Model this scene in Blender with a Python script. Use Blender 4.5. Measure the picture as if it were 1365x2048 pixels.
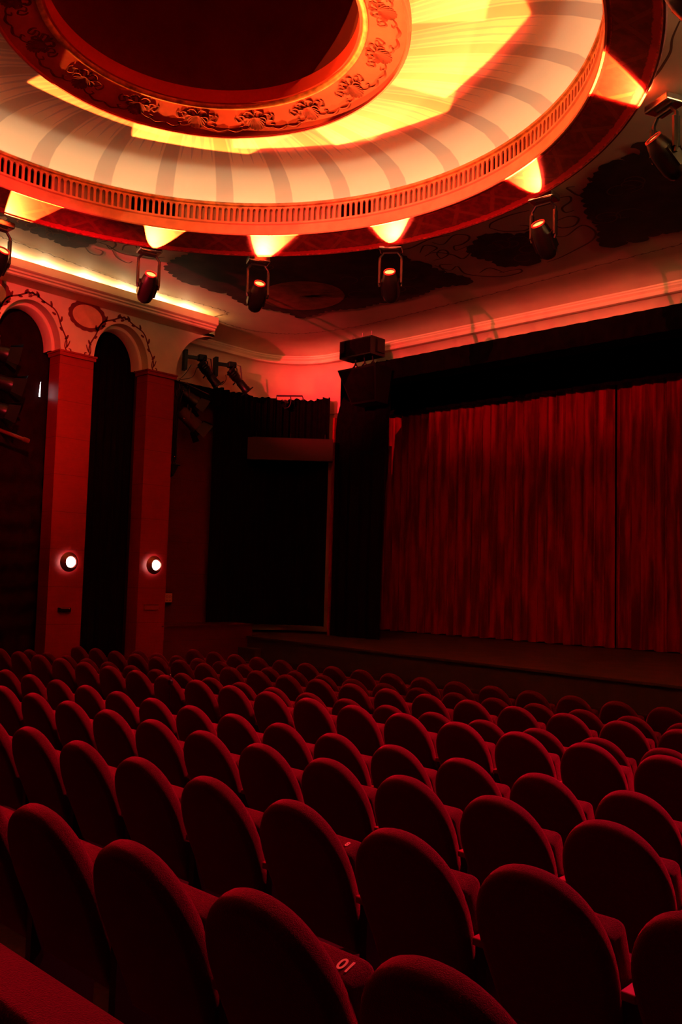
import bpy, math, random
from mathutils import Vector, Matrix
random.seed(7)
C = bpy.context.scene.collection
PI = math.pi
for _o in list(bpy.data.objects): bpy.data.objects.remove(_o)
S = bpy.context.scene

# ------------------------------------------------------------------ camera
# world: origin at the viewer's eye, +Y to the stage, +X to the right, +Z up (metres)
yaw, pitch, roll, FPX = 0.756179, 0.074957, 0.028073, 1765.34
f_ = Vector((-math.sin(yaw)*math.cos(pitch), math.cos(yaw)*math.cos(pitch), math.sin(pitch)))
r_ = Vector((math.cos(yaw), math.sin(yaw), 0)); u_ = r_.cross(f_)
r2 = r_*math.cos(roll)+u_*math.sin(roll); u2 = u_*math.cos(roll)-r_*math.sin(roll)
cd = bpy.data.cameras.new('camera'); cam = bpy.data.objects.new('camera', cd); C.objects.link(cam)
m = Matrix.Identity(4)
for i in range(3): m[i][0], m[i][1], m[i][2] = r2[i], u2[i], -f_[i]
cam.matrix_world = m
cd.sensor_fit = 'VERTICAL'; cd.sensor_height = 36; cd.sensor_width = 24
cd.lens = FPX/2048*36; cd.clip_start = .02; cd.clip_end = 100
S.camera = cam

# ------------------------------------------------------------------ world, exposure, light levels
w = bpy.data.worlds.new('world'); S.world = w; w.use_nodes = True
w.node_tree.nodes['Background'].inputs[0].default_value = (.0, .0, .0, 1)
w.node_tree.nodes['Background'].inputs[1].default_value = 0
S.view_settings.view_transform = 'Standard'; S.view_settings.look = 'None'
S.view_settings.exposure = 0; S.view_settings.gamma = 1; S.view_settings.use_curve_mapping = False
BEAM_W = 2500; BEAM_COL = (1, .145, .02)      # amber moving heads on the ceiling ring
WASH_W = 900; WASH_COL = (1, .022, .04)    # red wash heads
COVE_E = 9.5; COVE_COL = (1, .80, .53)       # lamp strip behind the balustrade
BULB_W = 26.0; BULB_RIGHT_W = 48; BULB_COL = (1, .68, .34)       # bulbs in the left cornice trough
SCONCE_E = 10

# ------------------------------------------------------------------ materials
def mat(name, col, rough=.6, metal=0, emit=0, ecol=None, spec=.4, sheen=0, noise=None, bump=0, bscale=60):
    M = bpy.data.materials.new(name); M.use_nodes = True
    nt = M.node_tree; b = nt.nodes['Principled BSDF']
    b.inputs['Base Color'].default_value = (*col, 1); b.inputs['Roughness'].default_value = rough
    b.inputs['Metallic'].default_value = metal; b.inputs['Specular IOR Level'].default_value = spec
    if sheen:
        b.inputs['Sheen Weight'].default_value = sheen; b.inputs['Sheen Roughness'].default_value = .28
        b.inputs['Sheen Tint'].default_value = (1, .03, .16, 1)
    if emit:
        b.inputs['Emission Color'].default_value = (*(ecol or col), 1); b.inputs['Emission Strength'].default_value = emit
    tc = nt.nodes.new('ShaderNodeTexCoord')
    if noise:
        sc, amt = noise
        n = nt.nodes.new('ShaderNodeTexNoise'); n.inputs['Scale'].default_value = sc; n.inputs['Detail'].default_value = 5
        nt.links.new(tc.outputs['Object'], n.inputs['Vector'])
        r = nt.nodes.new('ShaderNodeValToRGB')
        r.color_ramp.elements[0].position = .3; r.color_ramp.elements[1].position = .7
        r.color_ramp.elements[0].color = (*[c*(1-amt) for c in col], 1); r.color_ramp.elements[1].color = (*[min(1, c*(1+amt)) for c in col], 1)
        nt.links.new(n.outputs['Fac'], r.inputs['Fac']); nt.links.new(r.outputs['Color'], b.inputs['Base Color'])
    if bump:
        n = nt.nodes.new('ShaderNodeTexNoise'); n.inputs['Scale'].default_value = bscale; n.inputs['Detail'].default_value = 3
        nt.links.new(tc.outputs['Object'], n.inputs['Vector'])
        q = nt.nodes.new('ShaderNodeBump'); q.inputs['Strength'].default_value = bump; q.inputs['Distance'].default_value = .01
        nt.links.new(n.outputs['Fac'], q.inputs['Height']); nt.links.new(q.outputs['Normal'], b.inputs['Normal'])
    return M
class NT:   # small helper for math node chains
    def __init__(s, M): s.nt = M.node_tree; s.b = s.nt.nodes['Principled BSDF']
    def val(s, op, a, b=None, c=None):
        n = s.nt.nodes.new('ShaderNodeMath'); n.operation = op
        for i, x in enumerate((a, b, c)):
            if x is None: continue
            if isinstance(x, (int, float)): n.inputs[i].default_value = x
            else: s.nt.links.new(x, n.inputs[i])
        return n.outputs[0]
    def xyz(s):
        tc = s.nt.nodes.new('ShaderNodeTexCoord'); q = s.nt.nodes.new('ShaderNodeSeparateXYZ')
        s.nt.links.new(tc.outputs['Object'], q.inputs[0]); return q.outputs, tc.outputs['Object']
    def noise(s, vec, scale, detail=4):
        n = s.nt.nodes.new('ShaderNodeTexNoise'); n.inputs['Scale'].default_value = scale; n.inputs['Detail'].default_value = detail
        s.nt.links.new(vec, n.inputs['Vector']); return n.outputs['Fac']
    def mix(s, f, a, b):
        n = s.nt.nodes.new('ShaderNodeMix'); n.data_type = 'RGBA'
        if isinstance(f, (int, float)): n.inputs[0].default_value = f
        else: s.nt.links.new(f, n.inputs[0])
        for i, x in ((6, a), (7, b)):
            if isinstance(x, tuple): n.inputs[i].default_value = (*x, 1)
            else: s.nt.links.new(x, n.inputs[i])
        return n.outputs[2]
    def smooth(s, x, lo, hi):
        n = s.nt.nodes.new('ShaderNodeMapRange'); n.interpolation_type = 'SMOOTHSTEP'
        n.inputs[1].default_value = lo; n.inputs[2].default_value = hi
        s.nt.links.new(x, n.inputs[0]); return n.outputs[0]
    def color(s, c): s.nt.links.new(c, s.b.inputs['Base Color'])
M = {}
M['cream'] = mat('cream_plaster', (.80, .62, .40), .75, noise=(3, .06), bump=.15, bscale=25)
M['ceiling'] = mat('ceiling_plaster', (.74, .60, .40), .75, noise=(2, .06))
M['moulding'] = mat('cream_moulding', (.82, .64, .42), .5)
M['gilt'] = mat('gilded_moulding', (.62, .36, .12), .45, metal=.2, noise=(9, .5))
M['orange_plaster'] = mat('salmon_plaster', (.80, .38, .20), .6, noise=(6, .12))
M['grille'] = mat('salmon_painted_grille', (.72, .30, .16), .55)
M['velvet'] = mat('red_velvet', (.085, .0006, .010), .85, sheen=.7, spec=.1, noise=(160, .25), bump=.5, bscale=350)
M['velvet_back'] = mat('worn_red_velvet', (.13, .008, .009), .9, sheen=.3, spec=.1, noise=(120, .25), bump=.4, bscale=300)
M['backing'] = mat('grey_backing', (.42, .36, .30), .8)
M['armrest'] = mat('red_armrest_pad', (.24, .004, .012), .5, sheen=.3, spec=.3)
M['side'] = mat('dark_seat_standard', (.012, .006, .006), .5)
M['number'] = mat('seat_number_paint', (.85, .55, .40), .5)
M['carpet'] = mat('dark_red_carpet', (.05, .006, .006), .95, noise=(40, .3))
M['black_cloth'] = mat('black_cloth', (.0035, .002, .002), .95, spec=.05, noise=(8, .4))
M['drape'] = mat('dark_drapery', (.012, .002, .002), .95, spec=.05, noise=(5, .3))
M['stage'] = mat('stage_boards', (.055, .016, .012), .7, noise=(3, .35))
M['stage_front'] = mat('stage_front_paint', (.030, .010, .008), .8, noise=(6, .2))
M['black_metal'] = mat('black_metal', (.006, .005, .005), .4, metal=.3)
M['black_plastic'] = mat('black_plastic', (.007, .005, .005), .35)
M['chrome'] = mat('brushed_steel', (.55, .50, .45), .25, metal=1)
M['paint_dark'] = mat('dark_mural_paint', (.045, .018, .018), .8, noise=(3, .5))
M['paint_line'] = mat('brown_line_paint', (.14, .06, .03), .8)
M['paint_oval'] = mat('rust_mural_paint', (.36, .10, .05), .8, noise=(5, .4))
M['wreath'] = mat('maroon_stencil_paint', (.16, .012, .012), .8)
M['ornament'] = mat('dark_red_ornament_paint', (.19, .010, .009), .8, noise=(20, .4))
M['gauze'] = mat('dark_red_gauze', (.11, .002, .008), .95, noise=(3, .15))
M['rim'] = mat('red_rim', (.62, .06, .05), .6)
M['lens'] = mat('amber_lens', (1, .2, .05), .3, emit=5, ecol=(1, .16, .04))
M['bulb'] = mat('white_bulb', (1, 1, 1), .4, emit=SCONCE_E, ecol=(1, .92, .84))
M['warm_bulb'] = mat('warm_bulb', (1, .8, .5), .4, emit=12, ecol=(1, .8, .5))
M['copper'] = mat('copper_cone', (.45, .16, .08), .35, metal=.8)
M['led'] = mat('warm_lamp_strip', (1, .8, .5), .4, emit=COVE_E, ecol=COVE_COL)
M['sign_red'] = mat('red_sign', (.30, .03, .03), .5)
M['board'] = mat('dark_red_board', (.05, .007, .006), .7)
M['paper'] = mat('pale_notice', (.55, .18, .14), .6)
M['work_light'] = mat('cold_work_light', (.8, 1, 1), .4, emit=9, ecol=(.75, .95, 1))

# red wood panelling with fine horizontal boards
def wood(name, c1, c2):
    m_ = mat(name, c1, .45, spec=.35); n = NT(m_); (x, y, z), v = n.xyz()
    mp = n.nt.nodes.new('ShaderNodeMapping'); mp.inputs['Scale'].default_value = (1, 1.2, 28); n.nt.links.new(v, mp.inputs[0])
    g = n.noise(mp.outputs[0], 2, 6)
    fr = n.val('FRACT', n.val('MULTIPLY', z, 1.6)); joint = n.val('LESS_THAN', fr, .012)
    c = n.mix(g, c1, c2); n.color(n.mix(n.val('MULTIPLY', joint, .7), c, (c1[0]*.25, c1[1]*.25, c1[2]*.25))); return m_
M['wood'] = wood('red_wood_panelling', (.34, .008, .010), (.24, .006, .008))
M['wood_dark'] = wood('dark_red_wood_panelling', (.13, .006, .007), (.085, .004, .005))

# curtain velvet with vertical mottling
m_ = mat('red_curtain_velvet', (.22, .008, .012), .8, sheen=.3, spec=.1); n = NT(m_); (x, y, z), v = n.xyz()
mp = n.nt.nodes.new('ShaderNodeMapping'); mp.inputs['Scale'].default_value = (9, 1, .7); n.nt.links.new(v, mp.inputs[0])
g = n.smooth(n.noise(mp.outputs[0], 1.2, 5), .35, .65); n.color(n.mix(g, (.10, .003, .006), (.28, .005, .012))); M['curtain'] = m_

# painted rays on the dome: 30 grey bands with three blue spikes between each
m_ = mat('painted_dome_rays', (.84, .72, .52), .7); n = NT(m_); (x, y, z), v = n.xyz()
ang = n.val('DIVIDE', n.val('ARCTAN2', y, x), 2*PI/30)
rad = n.val('SQRT', n.val('ADD', n.val('MULTIPLY', x, x), n.val('MULTIPLY', y, y)))
fb = n.val('ABSOLUTE', n.val('SUBTRACT', n.val('FRACT', n.val('ADD', ang, .0)), .5))     # 0 at band centre
band = n.val('SUBTRACT', 1, n.smooth(fb, .135, .155))
nz = n.noise(v, 1.3, 4)
fs = n.val('ABSOLUTE', n.val('SUBTRACT', n.val('FRACT', n.val('ADD', n.val('MULTIPLY', ang, 5), .0)), .5))
wd = n.val('MULTIPLY', n.val('SUBTRACT', n.val('ADD', 3.25, n.val('MULTIPLY', nz, .5)), rad), .28)
spike = n.val('MULTIPLY', n.val('LESS_THAN', fs, wd), n.val('GREATER_THAN', fb, .19))
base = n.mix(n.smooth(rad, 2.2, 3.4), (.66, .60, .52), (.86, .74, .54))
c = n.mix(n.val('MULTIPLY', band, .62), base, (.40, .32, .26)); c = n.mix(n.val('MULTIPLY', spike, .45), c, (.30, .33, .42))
n.color(c); M['dome'] = m_

# brocade band of the ring: crimson with lattice and brighter edge stripes
m_ = mat('crimson_brocade_band', (.3, .01, .01), .6); n = NT(m_); (x, y, z), v = n.xyz()
rad = n.val('SQRT', n.val('ADD', n.val('MULTIPLY', x, x), n.val('MULTIPLY', y, y)))
wob = n.val('MULTIPLY', n.val('SUBTRACT', n.noise(v, 22, 3), .5), .05)
e = n.val('ABSOLUTE', n.val('SUBTRACT', n.val('ADD', rad, wob), 4.13))
stripe = n.val('MULTIPLY', n.smooth(e, .165, .18), n.val('SUBTRACT', 1, n.smooth(e, .235, .25)))
an = n.val('MULTIPLY', n.val('ARCTAN2', y, x), 4.13)
l1 = n.val('ABSOLUTE', n.val('SUBTRACT', n.val('FRACT', n.val('MULTIPLY', n.val('ADD', an, rad), 1.6)), .5))
l2 = n.val('ABSOLUTE', n.val('SUBTRACT', n.val('FRACT', n.val('MULTIPLY', n.val('SUBTRACT', an, rad), 1.6)), .5))
lat = n.val('MULTIPLY', n.val('LESS_THAN', n.val('MINIMUM', l1, l2), .06), n.val('LESS_THAN', e, .16))
nb = n.smooth(n.noise(v, 12, 5), .4, .6)
c = n.mix(nb, (.08, .004, .004), (.13, .007, .006)); c = n.mix(n.val('MULTIPLY', lat, .5), c, (.20, .03, .012)); c = n.mix(stripe, c, (.36, .015, .016))
n.color(c); M['band'] = m_

# painted underside of the inner ring
m_ = mat('salmon_ring_paint', (.60, .10, .07), .65, noise=(5, .18)); M['ring'] = m_

# ------------------------------------------------------------------ mesh helpers
class MB:
    def __init__(s): s.v = []; s.f = []
    def add(s, vs, fs):
        o = len(s.v); s.v += [tuple(p) for p in vs]; s.f += [tuple(i+o for i in q) for q in fs]; return s
    def box(s, c, d, rot=None):
        vs = []
        for i in (-1, 1):
            for j in (-1, 1):
                for k in (-1, 1):
                    p = Vector((i*d[0]/2, j*d[1]/2, k*d[2]/2))
                    if rot is not None: p = rot @ p
                    vs.append(p+Vector(c))
        return s.add(vs, [(0, 1, 3, 2), (4, 6, 7, 5), (0, 4, 5, 1), (2, 3, 7, 6), (0, 2, 6, 4), (1, 5, 7, 3)])
    def rbox(s, c, d, r=.01, rot=None):     # box with rounded (chamfered) long edges, as an XZ slab
        hx, hz = d[0]/2, d[2]/2; r = min(r, hx*.9, hz*.9, d[1]*.45)
        out = []
        for cx, cz, a0 in ((hx-r, hz-r, 0), (-hx+r, hz-r, PI/2), (-hx+r, -hz+r, PI), (hx-r, -hz+r, 1.5*PI)):
            for k in range(4): a = a0+k*PI/6; out.append((cx+r*math.cos(a), cz+r*math.sin(a)))
        return s.slab(out, d[1], r, c, rot)
    def slab(s, outl, th, r, c=(0, 0, 0), rot=None, bulge=0):    # outline in XZ, thickness along Y with rounded rims
        n = len(outl); cx = sum(p[0] for p in outl)/n; cz = sum(p[1] for p in outl)/n
        nrm = []
        area = sum(outl[i][0]*outl[(i+1) % n][1]-outl[(i+1) % n][0]*outl[i][1] for i in range(n))
        sg = 1 if area > 0 else -1
        for i in range(n):
            a = outl[i-1]; b = outl[(i+1) % n]; t = Vector((b[0]-a[0], b[1]-a[1])).normalized(); nrm.append((t.y*sg, -t.x*sg))
        layers = []
        for k in range(5): a = k*PI/8; layers.append((-th/2+r-r*math.cos(a), r-r*math.sin(a)))
        for k in range(5): a = PI/2-k*PI/8; layers.append((th/2-r+r*math.cos(a), r-r*math.sin(a)))
        vs = []; fs = []
        def P(x, y, z):
            p = Vector((x, y, z))
            if rot is not None: p = rot @ p
            return p+Vector(c)
        for y, ins in layers:
            for i, (px, pz) in enumerate(outl): vs.append(P(px-nrm[i][0]*ins, y, pz-nrm[i][1]*ins))
        L = len(layers)
        for l in range(L-1):
            for i in range(n): j = (i+1) % n; fs.append((l*n+i, l*n+j, (l+1)*n+j, (l+1)*n+i))
        for l, sgn in ((0, -1), (L-1, 1)):
            y = layers[l][0]; mid = len(vs)
            for i in range(n):
                q = vs[l*n+i]; px, pz = outl[i]; px -= nrm[i][0]*r; pz -= nrm[i][1]*r
                vs.append(P(cx+(px-cx)*.6, y+sgn*bulge*.8, cz+(pz-cz)*.6))
            ce = len(vs); vs.append(P(cx, y+sgn*bulge, cz))
            for i in range(n): j = (i+1) % n; fs.append((l*n+i, l*n+j, mid+j, mid+i)); fs.append((mid+i, mid+j, ce))
        return s.add(vs, fs)
    def tube(s, pts, r, n=8, caps=True):
        pts = [Vector(p) for p in pts]; rr = r if isinstance(r, (list, tuple)) else [r]*len(pts)
        vs = []; fs = []; up = None
        for i, p in enumerate(pts):
            t = (pts[min(i+1, len(pts)-1)]-pts[max(i-1, 0)]).normalized()
            if up is None: up = Vector((0, 0, 1)) if abs(t.z) < .9 else Vector((1, 0, 0))
            a = t.cross(up).normalized(); b = a.cross(t).normalized(); up = b
            for k in range(n): q = 2*PI*k/n; vs.append(p+(a*math.cos(q)+b*math.sin(q))*rr[i])
        for i in range(len(pts)-1):
            for k in range(n): l = (k+1) % n; fs.append((i*n+k, i*n+l, (i+1)*n+l, (i+1)*n+k))
        if caps: fs.append(tuple(range(n))[::-1]); fs.append(tuple((len(pts)-1)*n+k for k in range(n)))
        return s.add(vs, fs)
    def lathe(s, prof, n=48, c=(0, 0, 0), a0=0, a1=2*PI, rot=None):
        full = abs(a1-a0-2*PI) < 1e-6; m = n if full else n+1; vs = []; fs = []
        for i in range(m):
            a = a0+(a1-a0)*i/n
            for r, z in prof:
                p = Vector((r*math.cos(a), r*math.sin(a), z))
                if rot is not None: p = rot @ p
                vs.append(p+Vector(c))
        L = len(prof)
        for i in range(n):
            j = (i+1) % m
            for k in range(L-1): fs.append((i*L+k, j*L+k, j*L+k+1, i*L+k+1))
        return s.add(vs, fs)
    def ball(s, c, r, n=12, sc=(1, 1, 1)):
        prof = [(max(1e-5, r*math.sin(PI*k/8)), -r*math.cos(PI*k/8)) for k in range(9)]
        o = len(s.v); s.lathe(prof, n)
        for i in range(o, len(s.v)): p = s.v[i]; s.v[i] = (p[0]*sc[0]+c[0], p[1]*sc[1]+c[1], p[2]*sc[2]+c[2])
        return s
    def build(s, name, material, parent=None, loc=None, smooth=False):
        me = bpy.data.meshes.new(name); me.from_pydata([tuple(map(float, p)) for p in s.v], [], s.f); me.validate()
        if smooth:
            for p in me.polygons: p.use_smooth = True
            try: me.set_sharp_from_angle(angle=math.radians(42))
            except Exception: pass
        me.materials.append(material)
        o = bpy.data.objects.new(name, me); C.objects.link(o)
        if parent: o.parent = parent
        if loc: o.location = loc
        return o
def thing(name, label, cat, loc=(0, 0, 0), rot=(0, 0, 0), group=None):
    o = bpy.data.objects.new(name, None); C.objects.link(o); o.empty_display_size = .1
    o.location = loc; o.rotation_euler = rot; return tag(o, label, cat, group)
def tag(o, label, cat, group=None):
    o['label'] = label; o['category'] = cat
    if group: o['group'] = group
    return o
def struct(o, label=None):
    o['kind'] = 'structure'
    if label: o['label'] = label
    return o
def light(name, kind, loc, energy, col, parent=None, size=.05, spot=None, aim=None, blend=.1):
    d = bpy.data.lights.new(name, kind); d.energy = energy; d.color = col
    if kind == 'AREA': d.size = size
    else: d.shadow_soft_size = size
    if spot: d.spot_size = spot; d.spot_blend = blend
    o = bpy.data.objects.new(name, d); C.objects.link(o); o.location = loc
    if aim is not None: o.rotation_euler = Vector(aim).to_track_quat('-Z', 'Y').to_euler()
    if parent: o.parent = parent
    return o
def copy_tree(o, parent=None):
    c = o.copy(); C.objects.link(c); c.parent = parent
    for ch in list(o.children): copy_tree(ch, c)
    return c
def smoothline(pts, k=6):     # Catmull-Rom
    P = [Vector(p) for p in pts]; out = []
    for i in range(len(P)-1):
        a, b, c, d = P[max(i-1, 0)], P[i], P[i+1], P[min(i+2, len(P)-1)]
        for j in range(k):
            t = j/k; out.append(.5*((2*b)+(c-a)*t+(2*a-5*b+4*c-d)*t*t+(3*b-a-3*c+d)*t**3))
    out.append(P[-1]); return out
def ribbon(mb, pts, wd, up=Vector((0, 0, 1)), taper=True):     # flat painted stroke lying in the plane normal to up
    P = [Vector(p) for p in pts]; n = len(P); vs = []
    for i, p in enumerate(P):
        t = (P[min(i+1, n-1)]-P[max(i-1, 0)]).normalized(); s_ = t.cross(up).normalized()
        h = wd/2*(1 if not taper else .45+.55*math.sin(PI*i/(n-1))); vs += [p+s_*h, p-s_*h]
    mb.add(vs, [(2*i, 2*i+1, 2*i+3, 2*i+2) for i in range(n-1)])
# ================================================================== THE ROOM
CX, CY = -7.0, 5.2                      # centre of the round ceiling
ZC = 4.92                               # flat ceiling height
FLOOR = [(-4, -1.52), (0.4, -1.60), (1.444, -1.679), (2.44, -1.796), (3.427, -1.88), (4.418, -1.975), (5.504, -2.0), (6.402, -2.08), (7.347, -2.105), (8.367, -2.165), (9.049, -2.17), (12.2, -2.2)]
mb = MB()
for i, (y, z) in enumerate(FLOOR): mb.v += [(-15.0, y, z), (2.2, y, z), (2.2, y, z-.15), (-15.0, y, z-.15)]
for i in range(len(FLOOR)-1):
    a = 4*i; b = a+4
    mb.f += [(a, a+1, b+1, b), (a+1, a+2, b+2, b+1), (a+2, a+3, b+3, b+2), (a+3, a, b, b+3)]
struct(mb.build('floor', M['carpet']))

# ceiling: flat plaster with a round opening, rolling into a shallow cove at the walls
def ring_rect(mb, R, x0, x1, y0, y1, z, n=96):
    vs = []; fs = []
    for i in range(n):
        a = 2*PI*i/n; c_, s_ = math.cos(a), math.sin(a)
        vs.append((CX+R*c_, CY+R*s_, z))
        tx = ((x1-CX) if c_ > 0 else (x0-CX))/c_ if abs(c_) > 1e-9 else 1e9
        ty = ((y1-CY) if s_ > 0 else (y0-CY))/s_ if abs(s_) > 1e-9 else 1e9
        t = min(tx, ty); vs.append((CX+t*c_, CY+t*s_, z))
    for i in range(n): j = (i+1) % n; fs.append((2*i, 2*j, 2*j+1, 2*i+1))
    mb.add(vs, fs)
# wall path in plan: left recess, rounded corner, front wall
PATH = [(-14.3, 9.2), (-14.3, 12.1)]
for k in range(1, 14): a = PI-k*PI/2/14; PATH.append((-12.95+1.35*math.cos(a), 12.1+1.35*math.sin(a)))
PATH += [(-12.95, 13.45), (2.2, 13.45)]
def off(path, d):      # offset to the room's inside (right of travel direction)
    out = []
    for i, p in enumerate(path):
        a = path[max(i-1, 0)]; b = path[min(i+1, len(path)-1)]
        t = Vector((b[0]-a[0], b[1]-a[1])).normalized(); out.append((p[0]+t.y*d, p[1]-t.x*d))
    return out
def sweep(mb, prof, path=PATH):       # prof: (inward offset, z)
    n = len(prof); vs = []
    cols = [off(path, d) for d, z in prof]
    for i in range(len(path)):
        for k, (d, z) in enumerate(prof): vs.append((*cols[k][i], z))
    mb.add(vs, [(i*n+k, i*n+k+1, (i+1)*n+k+1, (i+1)*n+k) for i in range(len(path)-1) for k in range(n-1)])
mb = MB(); ring_rect(mb, 4.40, -13.45, 2.2, -4, 12.70, ZC)
mb.add([(-14.3, 10.3, ZC+.002), (-13.45, 10.3, ZC+.002), (-13.45, 12.7, ZC+.002), (-14.3, 12.7, ZC+.002)], [(0, 1, 2, 3)])
struct(mb.build('ceiling', M['ceiling']))
mb = MB(); sweep(mb, [(.98, ZC-.002), (.80, ZC+.0), (.60, ZC-.005), (.42, ZC-.02), (.25, ZC-.055), (.12, ZC-.11), (.06, ZC-.13)])
struct(mb.build('ceiling', M['ceiling'], smooth=True))
# cornice that follows the rounded corner
mb = MB(); sweep(mb, [(.06, 4.80), (.10, 4.80), (.10, 4.775), (.085, 4.76), (.085, 4.735), (.05, 4.70), (.05, 4.685), (.09, 4.675), (.09, 4.63), (.05, 4.62), (.0, 4.62)])
struct(mb.build('trim_1', M['moulding']))
# cream wall below the cornice, stepping back under a soft cove
mb = MB(); sweep(mb, [(.0, 4.62), (-.05, 4.60), (-.12, 4.53), (-.16, 4.45), (-.17, 4.38)])
struct(mb.build('wall_front', M['cream'], smooth=True))
P2 = [p for p in PATH if p[0] < -12.9]
mb = MB(); sweep(mb, [(-.17, 4.38), (-.17, 3.55), (-.20, 3.55), (-.20, -1.15)], P2)
struct(mb.build('wall_front_corner'.replace('_corner', ''), M['cream'], smooth=True))
struct(MB().box((-5.4, 13.80, 4.58), (15, .1, 1.1)).build('wall_front', M['black_cloth'])); struct(MB().box((1.4, 13.8, 1.5), (1.7, .1, 5.3)).build('wall_front', M['black_cloth']))
# panelled lower wall of the recess
mb = MB(); sweep(mb, [(-.16, 3.80), (-.02, 3.80), (-.02, -2.3)], [(-14.3, 9.2), (-14.3, 11.6)])
struct(mb.build('wall_left', M['wood_dark']))

# left wall with its arcade
def arcz(y):
    for c, hw in ((8.52, .555), (6.775, .555), (5.03, .555), (3.285, .555), (1.54, .555)):
        if abs(y-c) < hw: return 3.70+.71*math.sqrt(max(0, 1-((y-c)/hw)**2)), True
    if y > 9.68: return 3.68+.93*math.sqrt(max(0, 1-((10.55-y)/.87)**2)), True
    return 3.70, False
def wall_cols(mb, x0, x1, shrink=0, ztop=4.62, ya=1.0, yb=10.55):
    ys = [ya+(yb-ya)*i/800 for i in range(801)]
    for y0, y1 in zip(ys, ys[1:]):
        if shrink:
            za = arcz(y0)[0]-shrink; zb = arcz(y1)[0]-shrink
        else: za, zb = arcz(y0)[0], arcz(y1)[0]
        vs = [(x0, y0, za), (x0, y1, zb), (x0, y1, ztop), (x0, y0, ztop), (x1, y0, za), (x1, y1, zb), (x1, y1, ztop), (x1, y0, ztop)]
        mb.add(vs, [(0, 1, 2, 3), (5, 4, 7, 6), (4, 5, 1, 0)])
    mb.add([(x0, yb, arcz(yb)[0]), (x0, yb, ztop), (x1, yb, ztop), (x1, yb, arcz(yb)[0])], [(0, 1, 2, 3)])
mb = MB(); wall_cols(mb, -13.5, -13.78); mb.box((-14.0, -1.5, 2.1), (.9, 5.0, 5.0)); mb.box((-13.9, .9, 1.1), (.8, 1.2, 7.0))
struct(mb.build('wall_left', M['cream']))
# lower moulding ring inside each arch
def arch_ring(c, hw):
    mb = MB(); N = 36; pr = [(0, -13.70), (.055, -13.70), (.07, -13.72), (.07, -13.95), (0, -13.95)]
    vs = []
    for i in range(N+1):
        a = PI*i/N
        for ins, x in pr: vs.append((x, c-(hw-ins)*math.cos(a), 3.70+(.71-ins)*math.sin(a)))
    n = len(pr); mb.add(vs, [(i*n+k, (i+1)*n+k, (i+1)*n+k+1, i*n+k+1) for i in range(N) for k in range(n-1)])
    return mb
for c in (8.52, 6.775, 5.03):
    struct(arch_ring(c, .555).build('trim_2', M['moulding'], smooth=True))
# pillars clad in red boards
for i, (y0, y1) in enumerate(((7.33, 7.965), (9.075, 9.67), (5.585, 6.22), (3.84, 4.475), (2.095, 2.73))):
    t = thing('pillar', ['red panelled pillar between the two dark arches with a round lamp', 'red panelled pillar nearest the stage with a round lamp',
        'red panelled pillar at the left edge beyond the first arch', 'red panelled pillar further back along the side wall', 'red panelled pillar at the back of the side wall'][i], 'pillar', (-13.5, (y0+y1)/2, -2.15))
    wd = y1-y0
    mb = MB(); mb.box((-.17, 0, 2.88), (.34, wd, 5.76)); mb.build('shaft', M['wood'], t)
    mb = MB(); mb.box((-.165, 0, 5.79), (.40, wd+.05, .055)); mb.box((-.165, 0, 5.835), (.43, wd+.08, .03)); mb.build('capital', M['wood'], t)

# cornice trough of the left wall with its bulbs
def trough(ya, yb):
    pr = [(-13.52, 4.60), (-13.12, 4.60), (-13.09, 4.615), (-13.09, 4.645), (-13.055, 4.655), (-13.055, 4.685), (-13.02, 4.695), (-13.0, 4.71), (-13.0, 4.845), (-13.04, 4.845), (-13.04, 4.72), (-13.52, 4.70)]
    mb = MB(); n = len(pr)
    mb.add([(x, ya, z) for x, z in pr]+[(x, yb, z) for x, z in pr], [(k, k+1, n+k+1, n+k) for k in range(n-1)]+[tuple(range(n)), tuple(range(n, 2*n))[::-1]])
    return mb
struct(trough(0.4, 10.26).build('trim_3', M['moulding']))
# ceiling cove above the trough
mb = MB(); mb.add([(-13.45, 0, ZC), (-13.45, 10.3, ZC), (-13.52, 10.3, 4.86), (-13.52, 0, 4.86), (-13.54, 10.3, 4.6), (-13.54, 0, 4.6)], [(0, 1, 2, 3), (3, 2, 4, 5)])
mb.lathe([(.16, 4.64), (.16, ZC)], 20, (-13.56, 10.42, 0), 0, 2*PI)
struct(mb.build('ceiling', M['ceiling']))
for i in range(11):
    y = [9.66, 8.97, 8.32, 7.57, 6.83, 6.21, 5.5, 4.8, 4.1, 3.4, 2.7][i]
    if i < 6:
        nm = ['nearest the stage end of the cornice', 'second from the stage end of the cornice', 'third from the stage end of the cornice', 'fourth from the stage end of the cornice', 'fifth from the stage end of the cornice', 'at the left edge of the photo'][i]
        t = thing('cornice_lamp', 'warm bulb glowing in the cornice trough, '+nm, 'lamp', (-13.3, y, 4.70), group='bulbs in the cornice trough')
        mb = MB(); mb.lathe([(.0001, .03), (.022, .03), (.022, 0), (.0001, 0)], 12); mb.build('socket', M['moulding'], t)
        mb = MB(); mb.ball((0, 0, .055), .028, 10); mb.build('bulb', M['warm_bulb'], t, smooth=True)
    light('cornice_bulb_light', 'POINT', (-13.26, y, 4.85), BULB_W, BULB_COL, size=.03)

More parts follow.
